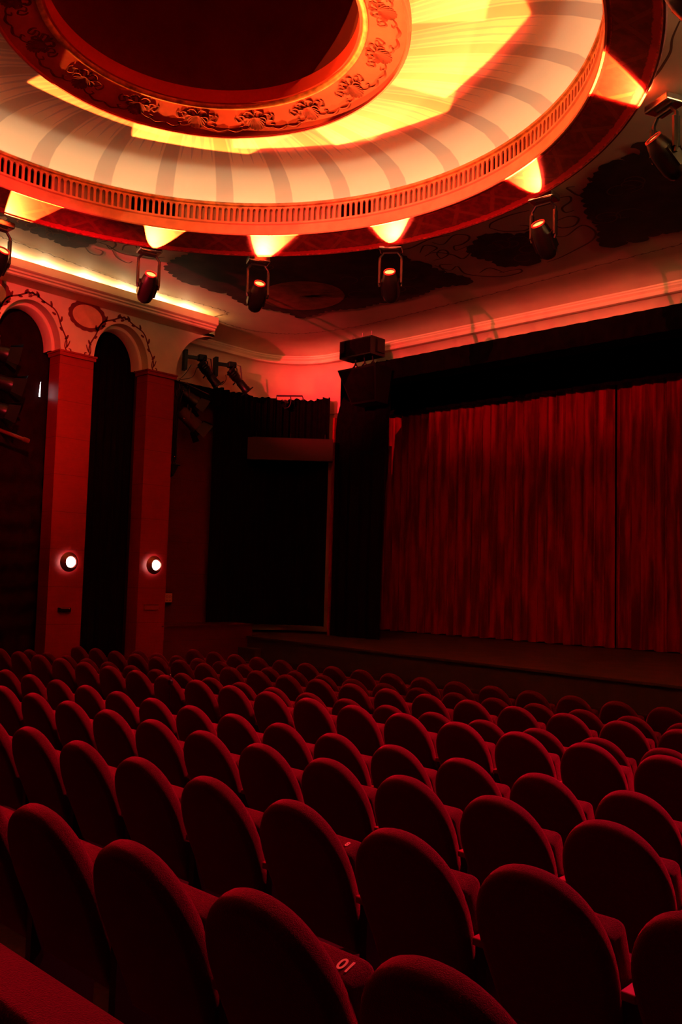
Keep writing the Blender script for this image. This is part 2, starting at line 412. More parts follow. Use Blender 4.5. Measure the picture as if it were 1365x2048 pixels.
# the matching cornice trough of the opposite side, above and right of the viewer
pr = [(-.48, 4.56), (-.88, 4.56), (-.92, 4.60), (-.95, 4.62), (-1.0, 4.66), (-1.0, 4.76), (-.96, 4.76), (-.96, 4.68), (-.48, 4.66), (-.48, 4.56)]
mb = MB(); mb.add([(x, 1.5, z) for x, z in pr]+[(x, 11.5, z) for x, z in pr], [(k, k+1, 10+k+1, 10+k) for k in range(9)])
struct(mb.build('trim_3', M['moulding']))
mb = MB(); mb.box((-.43, 6.5, 4.45), (.1, 10, .9)); struct(mb.build('wall_right', M['cream']))
for i in range(12): light('cornice_bulb_light', 'POINT', (-.72, 2.2+.8*i, 4.77), BULB_RIGHT_W, BULB_COL, size=.03)

# walls that close the room behind the viewer
for nm, c, d in (('wall_right', (2.25, 4.5, 1.2), (.1, 18, 7.6)), ('wall_back', (-6.4, -4.05, 1.2), (17.4, .1, 7.6))):
    mb = MB(); mb.box(c, d); struct(mb.build(nm, M['wood_dark']))
mb = MB(); mb.box((-14.75, 4.6, 1.0), (.1, 17.5, 7.4)); struct(mb.build('wall_left', M['black_cloth']))

# ================================================================== ROUND CEILING
def rev(name, prof, material, n=160, smooth=True, parent=None):
    mb = MB(); mb.lathe(prof, n); o = mb.build(name, material, parent, smooth=smooth)
    if not parent: o.location = (CX, CY, 0)
    return o
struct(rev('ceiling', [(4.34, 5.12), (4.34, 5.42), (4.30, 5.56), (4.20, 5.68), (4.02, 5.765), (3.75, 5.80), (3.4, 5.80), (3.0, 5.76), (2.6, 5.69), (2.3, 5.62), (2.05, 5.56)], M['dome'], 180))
struct(rev('trim_4', [(4.42, 4.94), (4.42, 4.82), (4.405, 4.80), (4.385, 4.80), (4.375, 4.815), (4.36, 4.82), (3.98, 4.925), (3.93, 4.94)], M['band'], 180))
struct(rev('trim_5', [(3.93, 4.94), (3.925, 4.93), (3.905, 4.93), (3.895, 4.945), (3.90, 4.97), (3.905, 5.08), (3.885, 5.095), (3.885, 5.12), (3.93, 5.125), (4.34, 5.12)], M['orange_plaster'], 180))
# balustrade: a pierced rim with round-headed slots
t = thing('balustrade', 'salmon pierced rim of round-headed slots circling the lit dome', 'balustrade', (CX, CY, 5.12))
mb = MB(); NS = 300
RB = 3.955
def cyl(a, r, z): return (r*math.cos(a), r*math.sin(a), z)
for i in range(NS):
    a0 = 2*PI*i/NS; da = 2*PI/NS; hb = .21*da       # bar half width
    zt, zb = .232, .03; hw = da/2-hb
    # bar with arched shoulders: outline from the slot edge of one side to the other
    for r_in, flip in ((RB, 0), (RB+.022, 1)):
        L = []
        for k in range(5): q = PI/2*k/4; L.append((a0+da/2-hw*math.cos(q), zt-.042+.042*math.sin(q)))
        R_ = [(a0-(p-a0), z) for p, z in L]
        col = [(a0+hb, zb)]+L; cor = [(a0-hb, zb)]+R_
        vs = [cyl(a, r_in, z) for a, z in col]+[cyl(a, r_in, z) for a, z in cor]; n_ = len(col)
        mb.add(vs, [(k, k+1, n_+k+1, n_+k) if flip == 0 else (k, n_+k, n_+k+1, k+1) for k in range(n_-1)])
    # inner sides of the slot
    for sgn in (1, -1):
        col = [(a0+sgn*hb, zb)]+[(a0+sgn*(da/2-hw*math.cos(PI/2*k/4)), zt-.042+.042*math.sin(PI/2*k/4)) for k in range(5)]
        vs = [cyl(a, RB, z) for a, z in col]+[cyl(a, RB+.022, z) for a, z in col]; n_ = len(col)
        mb.add(vs, [(k, k+1, n_+k+1, n_+k) for k in range(n_-1)])
mb.build('pierced_panel', M['grille'], t)
mb = MB(); mb.lathe([(RB+.03, 0), (RB-.008, 0), (RB-.012, .02), (RB, .03), (RB+.022, .03)], 180); mb.build('lower_rail', M['grille'], t, smooth=True)
mb = MB(); mb.lathe([(RB+.022, .230), (RB, .230), (RB-.004, .25), (RB-.03, .262), (RB-.035, .285), (RB-.02, .305), (RB+.03, .312), (RB+.06, .30), (RB+.06, .23), (RB+.022, .23)], 180); mb.build('top_rail', M['gilt'], t, smooth=True)
for a0, a1 in ((148, 157), (106, 113), (67, 80), (173, 186)):
    mb = MB(); mb.lathe([(RB+.05, .0), (RB+.05, .24)], 24, (0, 0, 0), math.radians(a0), math.radians(a1)); mb.build('backing_panel', M['black_cloth'], t)
mb = MB(); mb.lathe([(RB+.075, .0), (RB+.075, .27)], 150); mb.build('grey_backing', M['backing'], t)  # added ring wall, darkens the slots by hiding the lit cove
# warm lamp strip in the cove behind it
mb = MB(); mb.lathe([(4.17, .12), (4.21, .12), (4.21, .15), (4.17, .15), (4.17, .12)], 120)
o = tag(mb.build('cove_lamp_strip', M['led'], loc=(CX, CY, 5.12)), 'hidden warm lamp strip lighting the dome from behind the pierced rim', 'lamp')

# inner painted ring and dark centre
t = thing('ceiling_medallion', 'salmon painted ring with dark bows around the dark red centre of the dome', 'medallion', (CX, CY, 5.42))
def rs(s): return 2.07-(.40*s), 5.455-5.42+.0+.135*s      # radius, height across the painted face
mb = MB(); mb.lathe([(2.05, .20), (2.10, .14), (2.10, .045), (2.085, .025), (2.06, .022), (2.05, .035)], 160); mb.build('outer_moulding', M['rim'], t, smooth=True)
mb = MB(); mb.lathe([(2.05, .035), (2.05, .0417), (1.66, .1737), (1.655, .165)], 160); mb.build('painted_face', M['ring'], t, smooth=True)
mb = MB(); mb.lathe([(1.66, .172), (1.65, .16), (1.62, .165), (1.60, .19), (1.60, .23)], 160); mb.build('gilded_edge', M['gilt'], t, smooth=True)
mb = MB(); mb.lathe([(1.60, .20), (1.575, .205), (1.57, .24), (1.57, .36)], 160); mb.build('inner_rim', M['rim'], t, smooth=True)
mb = MB(); mb.lathe([(1.57, .36), (1.60, .37), (1.60, 1.3), (1.4, 1.55), (.7, 1.7), (.001, 1.75)], 96); mb.build('dark_centre', M['gauze'], t, smooth=True)
def facep(phi, s): # s 0 outer..1 inner
    r = 2.05-.39*s; z = .0417+.132*s-.0018; return Vector((r*math.cos(phi), r*math.sin(phi), z))
mb = MB()
def stroke(phi0, pts, wd):
    P = [facep(phi0+x/1.86, y) for x, y in smoothline([Vector(p) for p in pts], 5)] if False else None
for i in range(16):
    ph = math.radians(100+22.5*i)
    def S_(pts, wd, taper=True):
        pl = smoothline([Vector((a, b, 0)) for a, b in pts], 4)
        ribbon(mb, [facep(ph+p.x/1.86, p.y) for p in pl], wd, taper=taper)
    for k in range(9):          # palmette fan opening outward
        a = math.radians(-64+16*k); S_([(0, .66), (.07*math.sin(a), .66-.22*math.cos(a)), (.125*math.sin(a), .66-.46*math.cos(a))], 0.052)
    for sg in (1, -1):
        S_([(0, .68), (sg*.05, .86), (sg*.10, .80), (sg*.07, .66), (0, .66)], 0.056)           # bow loops
        S_([(0, .66), (sg*.06, .60), (sg*.11, .62), (sg*.13, .48)], 0.060)
        S_([(sg*.10, .60), (sg*.15, .74), (sg*.20, .70), (sg*.17, .56), (sg*.22, .50), (sg*.25, .66), (sg*.23, .76)], 0.035)
        S_([(sg*.05, .40), (sg*.12, .26), (sg*.18, .24), (sg*.21, .34), (sg*.17, .38)], 0.035)
        S_([(sg*.18, .24), (sg*.25, .14), (sg*.31, .16), (sg*.364, .24)], 0.060)
    S_([(0, .70), (0, .95)], 0.042)
mb.build('bow_ornament', M['ornament'], t)

# ------------------------------------------------------------------ painted ceiling decoration (murals)
CLOUDS=[[(-11.70,8.10),(-11.93,8.51),(-12.02,8.76),(-11.94,8.99),(-12.01,9.37),(-11.88,9.54),(-12.06,9.92),(-12.15,10.30),(-11.99,10.65),(-11.88,11.05),(-11.96,11.39),(-11.63,11.40),(-11.27,11.36),(-10.97,11.45),(-10.62,11.61),(-10.15,11.61),(-9.78,11.72),(-9.33,11.72),(-8.89,11.57),(-8.59,11.65),(-8.32,11.77),(-8.18,11.60),(-8.24,11.31),(-8.33,11.09),(-8.35,10.78),(-8.30,10.54),(-8.44,10.34),(-8.37,10.07),(-8.36,9.82),(-8.62,9.61),(-8.86,9.42),(-9.80,8.86),(-10.20,8.41),(-10.45,8.12),(-10.78,7.99),(-11.25,7.97)],
[(-11.85,5.19),(-11.80,5.39),(-11.79,5.49),(-11.92,5.63),(-11.99,5.78),(-11.95,5.91),(-12.00,6.06),(-12.03,6.23),(-12.00,6.33),(-12.09,6.46),(-12.08,6.62),(-11.98,6.73),(-11.76,6.76),(-11.51,6.73),(-11.36,6.58),(-11.40,6.31),(-11.40,6.00),(-11.41,5.78),(-11.33,5.52),(-11.36,5.17)],
[(-7.00,10.18),(-6.75,10.30),(-6.65,10.47),(-6.35,10.52),(-6.36,10.94),(-6.60,11.40),(-6.84,11.50),(-7.02,11.65),(-7.23,11.54),(-7.47,11.41),(-7.44,11.12),(-7.55,10.84),(-7.48,10.50),(-7.28,10.39),(-7.12,10.26)],
[(-5.22,9.81),(-5.01,9.64),(-4.82,9.41),(-4.65,9.30),(-4.47,9.36),(-4.41,9.26),(-4.29,9.35),(-4.29,9.12),(-4.11,9.09),(-4.00,9.22),(-3.86,9.49),(-3.56,9.66),(-4.39,11.90),(-4.78,11.76),(-5.03,11.70),(-5.23,11.69),(-5.37,11.82),(-5.53,11.64),(-5.65,11.77),(-5.86,11.69),(-5.85,11.46),(-5.65,11.10),(-5.56,10.86),(-5.53,10.50),(-5.42,10.28),(-5.32,9.99)]]
OVAL=[(-10.35,10.92),(-10.51,11.05),(-10.71,11.15),(-10.93,11.20),(-11.15,11.20),(-11.36,11.15),(-11.54,11.04),(-11.68,10.89),(-11.76,10.72),(-11.79,10.52),(-11.76,10.33),(-11.67,10.14),(-11.53,9.99),(-11.36,9.87),(-11.16,9.79),(-10.95,9.76),(-10.75,9.77),(-10.56,9.83),(-10.40,9.93),(-10.27,10.06),(-10.19,10.22),(-10.15,10.39),(-10.17,10.58),(-10.24,10.75)]
CURLS=[[(-7.71,9.95),(-7.63,10.11),(-7.31,9.93),(-7.16,10.05),(-7.23,10.19),(-7.42,10.28),(-7.55,10.27),(-7.62,10.42),(-7.40,10.39)],
[(-8.13,10.54),(-7.98,10.55),(-7.81,10.48),(-7.74,10.33),(-7.81,10.27),(-7.94,10.37),(-8.00,10.54)],
[(-8.13,10.32),(-7.92,10.28),(-7.77,10.53),(-7.75,10.76),(-7.57,10.67),(-7.42,10.53)],
[(-8.25,10.72),(-8.20,11.05),(-8.00,10.98),(-8.09,11.37),(-7.75,11.79),(-7.40,11.83),(-7.31,11.70),(-7.44,11.66),(-7.65,11.63)],
[(-6.77,10.03),(-6.65,9.90),(-6.33,9.84),(-6.04,9.87)],
[(-6.77,10.03),(-6.68,10.26),(-6.44,10.41),(-6.32,10.33),(-6.40,10.21)],
[(-5.55,9.78),(-5.43,9.82),(-5.49,9.96),(-5.67,10.07),(-5.71,10.23),(-5.59,10.24)],
[(-5.92,10.39),(-5.73,10.37),(-5.67,10.51),(-5.83,10.69),(-6.00,10.66),(-6.03,10.51)],
[(-6.29,10.76),(-6.12,10.95),(-5.75,10.75),(-5.71,11.05),(-5.89,11.32),(-6.27,11.51),(-6.59,11.64),(-6.83,11.69)],
[(-5.16,9.78),(-5.32,9.88),(-5.34,9.67),(-5.33,9.58),(-5.24,9.61)],
[(-4.99,9.60),(-5.00,9.50),(-5.03,9.61)],
[(-11.88,6.76),(-12.06,6.96),(-12.03,7.11),(-11.85,7.05),(-11.83,6.90)],
[(-11.58,6.75),(-11.57,6.96),(-11.69,7.25),(-11.61,7.51),(-11.53,7.69),(-11.30,7.81)],
[(-11.55,6.82),(-11.34,6.90),(-11.47,7.04),(-11.66,7.07),(-11.58,6.95)],
[(-11.69,7.12),(-11.91,7.35),(-11.98,7.58),(-11.86,7.59)],
[(-11.57,7.22),(-11.36,7.13),(-11.24,7.23),(-11.35,7.34)],
[(-8.30,9.81),(-8.11,9.92),(-7.67,9.83),(-7.35,9.89)],
[(-8.10,10.16),(-7.86,9.97),(-7.78,10.16),(-7.99,10.25)],
[(-2.97,7.27),(-3.12,7.47),(-3.22,7.66),(-3.36,7.82),(-3.44,7.90),(-3.58,8.02),(-3.67,8.12),(-3.79,8.26),(-3.88,8.33)],
[(-4.02,9.90),(-4.25,9.96),(-4.46,9.87),(-4.55,9.66)],
[(-4.67,9.52),(-4.65,9.88),(-4.43,9.93),(-4.33,10.15)],
[(-8.30,11.11),(-8.19,10.77),(-8.01,10.86)],
[(-7.59,11.68),(-7.65,11.35),(-7.90,11.44)]]
VINE=[(-12.50,5.27),(-12.52,5.73),(-12.62,6.59),(-12.75,7.55),(-12.85,8.60),(-12.76,9.63),(-12.79,10.29),(-13.28,10.36),(-13.38,11.10),(-13.22,11.62),(-12.73,12.13),(-11.64,12.44),(-10.40,12.48),(-9.22,12.45),(-8.16,12.42),(-6.28,12.30),(-4.97,12.24),(-4.37,12.21)]

def inflate(poly, lobes, amp):
    out = []; P = [Vector((x, y, 0)) for x, y in poly]; n = len(P)
    cx = sum(p.x for p in P)/n; cy = sum(p.y for p in P)/n
    for i in range(n):
        a, b = P[i], P[(i+1) % n]; L = (b-a).length; k = max(1, int(L/.05)); t = (b-a).normalized(); nr = Vector((t.y, -t.x, 0))
        if nr.dot(Vector((cx, cy, 0))-(a+b)/2) > 0: nr = -nr
        for j in range(k): u = j/k; out.append(a+(b-a)*u+nr*amp*abs(math.sin(PI*u*max(1, round(L/lobes)))))
    return out
def flatpoly(mb, pts, z):
    from mathutils.geometry import tessellate_polygon
    P = [Vector((p[0], p[1], 0)) for p in pts]
    mb.add([(p.x, p.y, z) for p in P], [tuple(q) for q in tessellate_polygon([P])])
zp = ZC-.006
lab = ['dark painted cloud mural around an oval picture on the ceiling by the stage', 'dark painted cloud at the left below the crimson band',
       'small dark painted cloud shape between the hanging lamps at right', 'large dark painted cloud at the right edge of the ceiling']
murals = []
for i, cl in enumerate(CLOUDS):
    cx = sum(p[0] for p in cl)/len(cl); cy = sum(p[1] for p in cl)/len(cl)
    t = thing('ceiling_mural', lab[i], 'mural', (cx, cy, zp)); murals.append((t, cx, cy))
    mb = MB(); flatpoly(mb, [(p.x-cx, p.y-cy) for p in inflate(cl, .17, .055)], 0); mb.build('cloud', M['paint_dark'], t)
    mb = MB()
    for k in range(14 if i == 0 else 6):
        p = random.choice(cl); q = Vector((cx+(p[0]-cx)*random.uniform(.2, .75), cy+(p[1]-cy)*random.uniform(.2, .75), 0)); a = random.uniform(0, 6)
        pl = [(q.x-cx+.12*(1+j*.35)*math.cos(a+j*.8)*.6, q.y-cy+.12*(1+j*.35)*math.sin(a+j*.8)*.6, -.002) for j in range(7)]
        ribbon(mb, smoothline(pl, 3), .022)
    mb.build('red_scrolls', M['paint_line'], t)
t, cx, cy = murals[0]
mb = MB(); flatpoly(mb, [(x-cx, y-cy) for x, y in OVAL], -.004); mb.build('oval_picture', M['paint_oval'], t)
ox = sum(p[0] for p in OVAL)/len(OVAL)-cx; oy = sum(p[1] for p in OVAL)/len(OVAL)-cy
mb = MB()
for k in range(10):
    a = random.uniform(0, 6.28); r = random.uniform(0, .35)
    ribbon(mb, smoothline([(ox+r*math.cos(a)*1.1+j*.06, oy+r*math.sin(a)*.6+j*.05+.03*math.sin(j*2), -.006) for j in range(5)], 3), .035)
mb.build('oval_figures', M['paint_line'], t)
t = thing('painted_scrollwork', 'thin brown painted scrollwork curling between the dark clouds on the ceiling', 'mural', (-7, 8, zp+.001))
for c_ in CURLS:
    mb = MB(); ribbon(mb, smoothline([(x+7, y-8, 0) for x, y in c_], 6), .032); mb.build('scroll', M['paint_line'], t)
mb = MB(); pl = smoothline([(x, y, 0) for x, y in VINE], 24)
pl = [Vector((p.x+.012*math.sin(i*1.1), p.y+.012*math.cos(i*1.3), 0)) for i, p in enumerate(pl)]
ribbon(mb, pl, .014, taper=False)
for i in range(2, len(pl)-2, 3):
    t_ = (pl[i+1]-pl[i]).normalized(); s_ = Vector((t_.y, -t_.x, 0))*(1 if i % 2 else -1)
    ribbon(mb, [pl[i], pl[i]+t_*.03+s_*.022, pl[i]+t_*.06+s_*.02], .016)
o = mb.build('painted_vine', M['paint_line'], loc=(0, 0, zp)); tag(o, 'thin painted vine line running along the edge of the ceiling', 'mural')

# stencils over the arches
def wallp(y, z): return Vector((-13.494, y, z))
UPX = Vector((1, 0, 0))
for i, c_ in enumerate((8.52, 6.775, 5.03)):
    mb = MB(); A = lambda q, d: wallp(c_-(.555+d)*math.cos(q), 3.70+(.71+d)*math.sin(q))
    qs = [math.radians(4+172*k/60) for k in range(61)]
    ribbon(mb, [A(q, 0.095+.02*math.sin(q*9)) for q in qs], .026, UPX, False)
    for s0, sg in ((4, 1), (176, -1)):
        b_ = A(math.radians(s0), .085); y_ = -sg
        ribbon(mb, smoothline([b_+Vector((0, y_*a, b)) for a, b in ((0, .12), (-.01, .02), (.03, -.06), (.09, -.07), (.10, -.02), (.06, -.01))], 5), .030, UPX)
        ribbon(mb, smoothline([b_+Vector((0, y_*a, b)) for a, b in ((0, -.02), (.05, .05), (.08, .13))], 5), .024, UPX)
    for k in range(15):
        q = math.radians(14+152*k/14); p = A(q, .085); out = (A(q, .2)-p).normalized(); tg = (A(q+.05, .085)-p).normalized()*(1 if q < PI/2 else -1)
        if k % 2: out = -out*.6
        ribbon(mb, smoothline([p, p+out*.04+tg*.02, p+out*.075+tg*.065], 4), .042, UPX)
    for k in (-1, 0, 1): ribbon(mb, smoothline([A(PI/2+.12*k+a, .085+b) for a, b in ((-.05, 0), (0, .045), (.06, .02), (.02, -.01))], 4), .026, UPX)
    tag(mb.build('arch_stencil', M['wreath']), ['maroon leaf scroll painted over the arch nearest the stage', 'maroon leaf scroll painted over the arch at the left edge', 'maroon leaf scroll over an arch further back'][i], 'wall painting')
for i, (y, z) in enumerate(((7.80, 4.38), (6.05, 4.38), (4.3, 4.38))):
    t = thing('wall_medallion', ['painted maroon wreath with plain oval centre on the wall between two arches', 'painted maroon wreath cut by the left edge of the photo', 'painted maroon wreath further back on the wall'][i], 'wall painting', (-13.494, y, z))
    mb = MB(); N = 96; vs = []; fs = []
    for k in range(N):
        a = 2*PI*k/N; ro = 1+.05*abs(math.sin(a*8)); vs += [(0, .355*ro*math.cos(a), .255*ro*math.sin(a)), (0, .285*math.cos(a), .195*math.sin(a))]
    mb.add(vs, [(2*k, 2*k+1, (2*k+3) % (2*N), (2*k+2) % (2*N)) for k in range(N)]); mb.build('wreath', M['wreath'], t)
    mb = MB(); mb.add([(-.001, .285*math.cos(2*PI*k/48), .195*math.sin(2*PI*k/48)) for k in range(48)], [tuple(range(48))]); mb.build('centre', M['orange_plaster'], t)
# ================================================================== STAGE
mb = MB()
sf = [(-14.1, 11.75), (2.2, 10.25)]
def frontY(x): return 11.75+(x+14.1)*(-1.5/16.3)
X0, X1 = -13.50, 2.15
mb.add([(X0, frontY(X0), -1.2), (X1, frontY(X1), -1.2), (X1, 17, -1.2), (X0, 17, -1.2)], [(0, 1, 2, 3)])
t = thing('stage', 'dark wooden stage floor with black front edge below the red curtain', 'stage', (0, 0, 0))
mb.build('stage_floor', M['stage'], t)
mb = MB(); mb.add([(X0, frontY(X0), -1.2), (X1, frontY(X1), -1.2), (X1, frontY(X1), -2.3), (X0, frontY(X0), -2.3), (X0, 17, -1.2), (X0, 17, -2.3)], [(0, 3, 2, 1), (0, 4, 5, 3)])
mb.build('stage_front', M['stage_front'], t)
mb = MB()
for z_, d_ in ((-1.215, .03), (-1.62, .014)):
    mb.add([(X0, frontY(X0)-d_, z_+.016), (X1, frontY(X1)-d_, z_+.016), (X1, frontY(X1)-d_, z_-.02), (X0, frontY(X0)-d_, z_-.02), (X0, frontY(X0)+.01, z_+.016), (X1, frontY(X1)+.01, z_+.016)], [(0, 3, 2, 1), (0, 1, 5, 4)])
mb.build('edge_strip', M['stage_front'], t)
struct(MB().box((-14.05, 14.55, -1.26), (1.1, 5.1, .12)).build('floor', M['stage']))
t = thing('stage_steps', 'small dark steps at the left end of the stage', 'steps', (-13.14, 11.33, -2.2))
for k in range(3):
    mb = MB(); mb.box((-.1+.0*k, .20-.17*k, .17+.125*(3-k)-.17+.02), (.5, .16, .25*(3-k)+.04)); mb.build('tread', M['stage_front'], t)
# low panelled wall between the last pillar and the stage
mb = MB(); mb.box((-13.93, 10.73, -1.60), (.82, 2.20, 1.24)); o = mb.build('low_side_wall', M['wood_dark']); tag(o, 'low dark red panelled wall between the last pillar and the stage', 'wall')
o = MB().box((-13.92, 10.73, -.97), (.86, 2.22, .025)).build('ledge_cap', M['wood_dark']); o.parent = bpy.data.objects['low_side_wall']

# ------------------------------------------------------------------ curtains and black drapes
def pleat(mb, p0, p1, z0, z1, amp, per, seed=0, nz=10, hem=0.0, ztop=None):
    R = random.Random(seed); P0, P1 = Vector(p0), Vector(p1); d = (P1-P0); L = d.length; d.normalize(); nn = Vector((d.y, -d.x))
    n = int(L/per*9); ph = [R.uniform(0, 6.28) for _ in range(6)]; vs = []
    warp = [R.uniform(.7, 1.3) for _ in range(40)]
    for i in range(n+1):
        u = i/n; s_ = u*L
        for k in range(nz+1):
            v = k/nz; q = 2*PI*s_/per+.9*math.sin(s_*1.7+ph[1])+1.3*math.sin(s_*.63+ph[2]); g = 1-.25*v
            o_ = amp*g*(math.sin(q)+.45*math.sin(q*1.73+ph[3]+v*.6)+.3*math.sin(s_*2.2+ph[4]+v*.5))
            zz = z0+(z1-z0)*v
            if k == 0: zz += hem*math.sin(q*.5+ph[5])
            if ztop and k == nz: zz = ztop(s_)
            p = P0+d*(s_+.2*amp*math.sin(q*2))+nn*o_; vs.append((p.x, p.y, zz))
    m_ = nz+1; mb.add(vs, [(i*m_+k, (i+1)*m_+k, (i+1)*m_+k+1, i*m_+k+1) for i in range(n) for k in range(nz)])
mb = MB(); pleat(mb, (-13.85, 16.0), (-7.86, 16.0), -1.18, 4.15, .075, .21, 1, 14, .012)
t = thing('stage_curtain', 'tall deep red pleated stage curtain, left panel ending at a dark seam', 'curtain', (0, 0, 0)); mb.build('pleated_cloth', M['curtain'], t, smooth=True)
mb = MB(); mb.tube([(-13.9, 16, 4.17), (-7.9, 16, 4.17)], .03); mb.build('curtain_track', M['black_metal'], t)
mb = MB(); pleat(mb, (-7.84, 16.05), (1.9, 16.1), -1.18, 4.15, .075, .25, 5, 14, .012)
t = thing('stage_curtain', 'tall deep red pleated stage curtain, right panel cut by the frame', 'curtain', (0, 0, 0)); mb.build('pleated_cloth', M['curtain'], t, smooth=True)
mb = MB(); mb.tube([(-7.8, 16.05, 4.17), (1.9, 16.1, 4.17)], .03); mb.build('curtain_track', M['black_metal'], t)
struct(MB().box((-6, 17.15, 1.5), (17, .1, 6.2)).build('wall_back', M['black_cloth'])); struct(MB().box((-5.4, 15.4, 5.15), (15, 3.0, .1)).build('ceiling', M['black_cloth']))
# pelmet across the opening
mb = MB(); pleat(mb, (-11.95, 13.30), (2.0, 13.30), 4.0, 4.40, .012, .35, 9, 6)
tag(mb.build('black_pelmet', M['black_cloth'], smooth=True), 'long black cloth pelmet hanging across the top of the stage opening', 'pelmet')
mb = MB(); pleat(mb, (-14.1, 15.72), (2.0, 15.72), 3.86, 5.05, .03, .35, 12, 6, .01)
tag(mb.build('black_border', M['black_cloth'], smooth=True), 'deep black cloth border hanging just in front of the red curtain top', 'curtain')
# black tail of cloth at the left of the pelmet, curving down behind the loudspeakers
mb = MB(); L = [(3.95, -12.45, -11.35), (3.9, -12.55, -11.3), (3.75, -12.66, -11.3), (3.6, -12.73, -11.3), (3.4, -12.79, -11.3), (3.1, -12.82, -11.34), (2.6, -12.83, -11.4), (1.6, -12.82, -11.42), (0, -12.82, -11.44), (-1.19, -12.82, -11.45)]
L = [(4.42, -11.9, -11.3)]+L
vs = []
for z, a, b in L:
    for k in range(49): u = k/48; vs.append((a+(b-a)*u, 13.36+.03*math.sin(u*30)+.02*math.sin(u*13), z))
mb.add(vs, [(i*49+k, i*49+k+1, (i+1)*49+k+1, (i+1)*49+k) for i in range(len(L)-1) for k in range(48)])
tag(mb.build('black_tab_curtain', M['black_cloth'], smooth=True), 'black cloth leg at the left side of the stage opening, below the loudspeakers', 'curtain')
# proscenium edge
mb = MB(); mb.box((-12.895, 13.42, 1.1), (.05, .10, 4.6)); struct(mb.build('trim_6', M['wood']))
# black drapes round the side recess
pth = off(PATH, .12)
pp = [Vector(p) for p in pth if p[1] > 9.5 and p[0] < -12.9]; 
segs = [Vector((-14.18, 11.15))]+[p for p in pp if p.y > 11.2]
def along(segs, s):
    for a, b in zip(segs, segs[1:]):
        l = (b-a).length
        if s <= l: t_ = (b-a)/l; return a+t_*s, Vector((t_.y, -t_.x))
        s -= l
    t_ = (segs[-1]-segs[-2]).normalized(); return segs[-1], Vector((t_.y, -t_.x))
TL = sum((b-a).length for a, b in zip(segs, segs[1:]))
mb = MB(); n = 260; vs = []; zz = [-1.02, 0, 1, 2, 3, 3.6, 3.83]
for i in range(n+1):
    p, nn = along(segs, TL*i/n); o_ = .028*math.sin(i*.42)+.016*math.sin(i*.97+1)
    for k, z in enumerate(zz):
        z2 = z+(.02*math.sin(i*.11)+.012*math.sin(i*.45) if k == 6 else 0)
        vs.append((p.x+nn.x*o_, p.y+nn.y*o_, z2))
m_ = len(zz); mb.add(vs, [(i*m_+k, (i+1)*m_+k, (i+1)*m_+k+1, i*m_+k+1) for i in range(n) for k in range(m_-1)])
tag(mb.build('black_side_curtain', M['black_cloth'], smooth=True), 'tall black curtain lining the curved side recess beside the stage', 'curtain')
mb = MB(); pleat(mb, (-14.05, 9.66), (-14.05, 11.25), 3.42, 3.76, .012, .2, 4, 3)
tag(mb.build('black_valance', M['black_cloth']), 'short black valance above the dark panelled recess', 'valance')
# dark boxed board in the recess
t = thing('projecting_board', 'long dark red board hung across the black side curtain', 'board', (-13.36, 12.57, 2.65))
ang = math.atan2(13.2-11.95, -12.72+14.0)
q = Matrix.Rotation(ang, 3, 'Z'); q.resize_4x4(); 
mb = MB(); mb.box((0, 0, 0), (1.78, .16, .46)); b_ = mb.build('panel', M['board'], t); b_.rotation_euler = (0, 0, ang)
mb = MB(); mb.tube([(-.8, 0, .24), (.8, 0, .24)], .012); 
for k in (-.72, 0, .72): mb.tube([(k, 0, .23), (k, 0, .34)], .008)
b_ = mb.build('hanging_rail', M['black_metal'], t); b_.rotation_euler = (0, 0, ang)

# drapery inside the arches
for i, (c_, hw) in enumerate(((8.52, .62), (6.775, .62), (5.03, .62))):
    mb = MB()
    if i == 1:      # swagged cloth with horizontal folds
        ny, nz_ = 24, 90; vs = []
        for a in range(ny+1):
            u = a/ny*2-1
            for b in range(nz_+1):
                v = b/nz_; z = -2.15+6.6*v; sag = .10*u*u
                x = -13.99+.035*math.sin((z-sag)*17+math.sin(z*2.1))*(1 if v < .62 else .25)+.01*math.sin(u*22)
                vs.append((x, c_+u*hw, z))
        m_ = nz_+1; mb.add(vs, [(a*m_+b, (a+1)*m_+b, (a+1)*m_+b+1, a*m_+b+1) for a in range(ny) for b in range(nz_)])
    else: pleat(mb, (-14.0, c_-hw), (-14.0, c_+hw), -2.15, 4.5, .02, .14, 3+i, 6)
    tag(mb.build('arch_drape', M['drape'] if i == 1 else M['black_cloth'], smooth=True), ['black drape filling the arch between the two pillars with lamps', 'dark swagged drape in the arch at the left edge', 'dark drape in an arch further back'][i], 'curtain')
# sliver of cold light between drape and pillar
mb = MB(); mb.add([(0, -.012, -.13), (0, .016, -.13), (0, .012, .02), (0, .012, .13), (0, .004, .10)], [(0, 1, 2, 3, 4)]); 
o = mb.build('work_light', M['work_light'], loc=(-13.93, 7.22, 3.06)); tag(o, 'bright sliver of cold light between the dark drape and the pillar', 'light')

# ------------------------------------------------------------------ wall lamps on the pillars
def sconce(y, lab):
    t = thing('wall_lamp', lab, 'wall lamp', (-13.49, y, .145), (0, PI/2, 0), group='round pillar lamps')
    mb = MB(); mb.lathe([(.0001, .0), (.115, 0), (.115, .012), (.0001, .012)], 32); mb.build('wall_plate', M['copper'], t)
    mb = MB(); mb.lathe([(.160, .035), (.166, .04), (.10, .12), (.098, .118), (.155, .042), (.150, .035)], 40); mb.build('cone', M['copper'], t, smooth=True)
    mb = MB(); mb.lathe([(.0001, .125), (.05, .123), (.082, .112), (.09, .09)], 32); mb.build('bulb', M['bulb'], t, smooth=True)
    light('wall_lamp_light', 'POINT', (0, 0, .022), .25, (1, .45, .16), t, size=.02)
sconce(7.66, 'round copper wall lamp glowing white on the left pillar')
sconce(9.36, 'round copper wall lamp glowing white on the pillar nearest the stage')
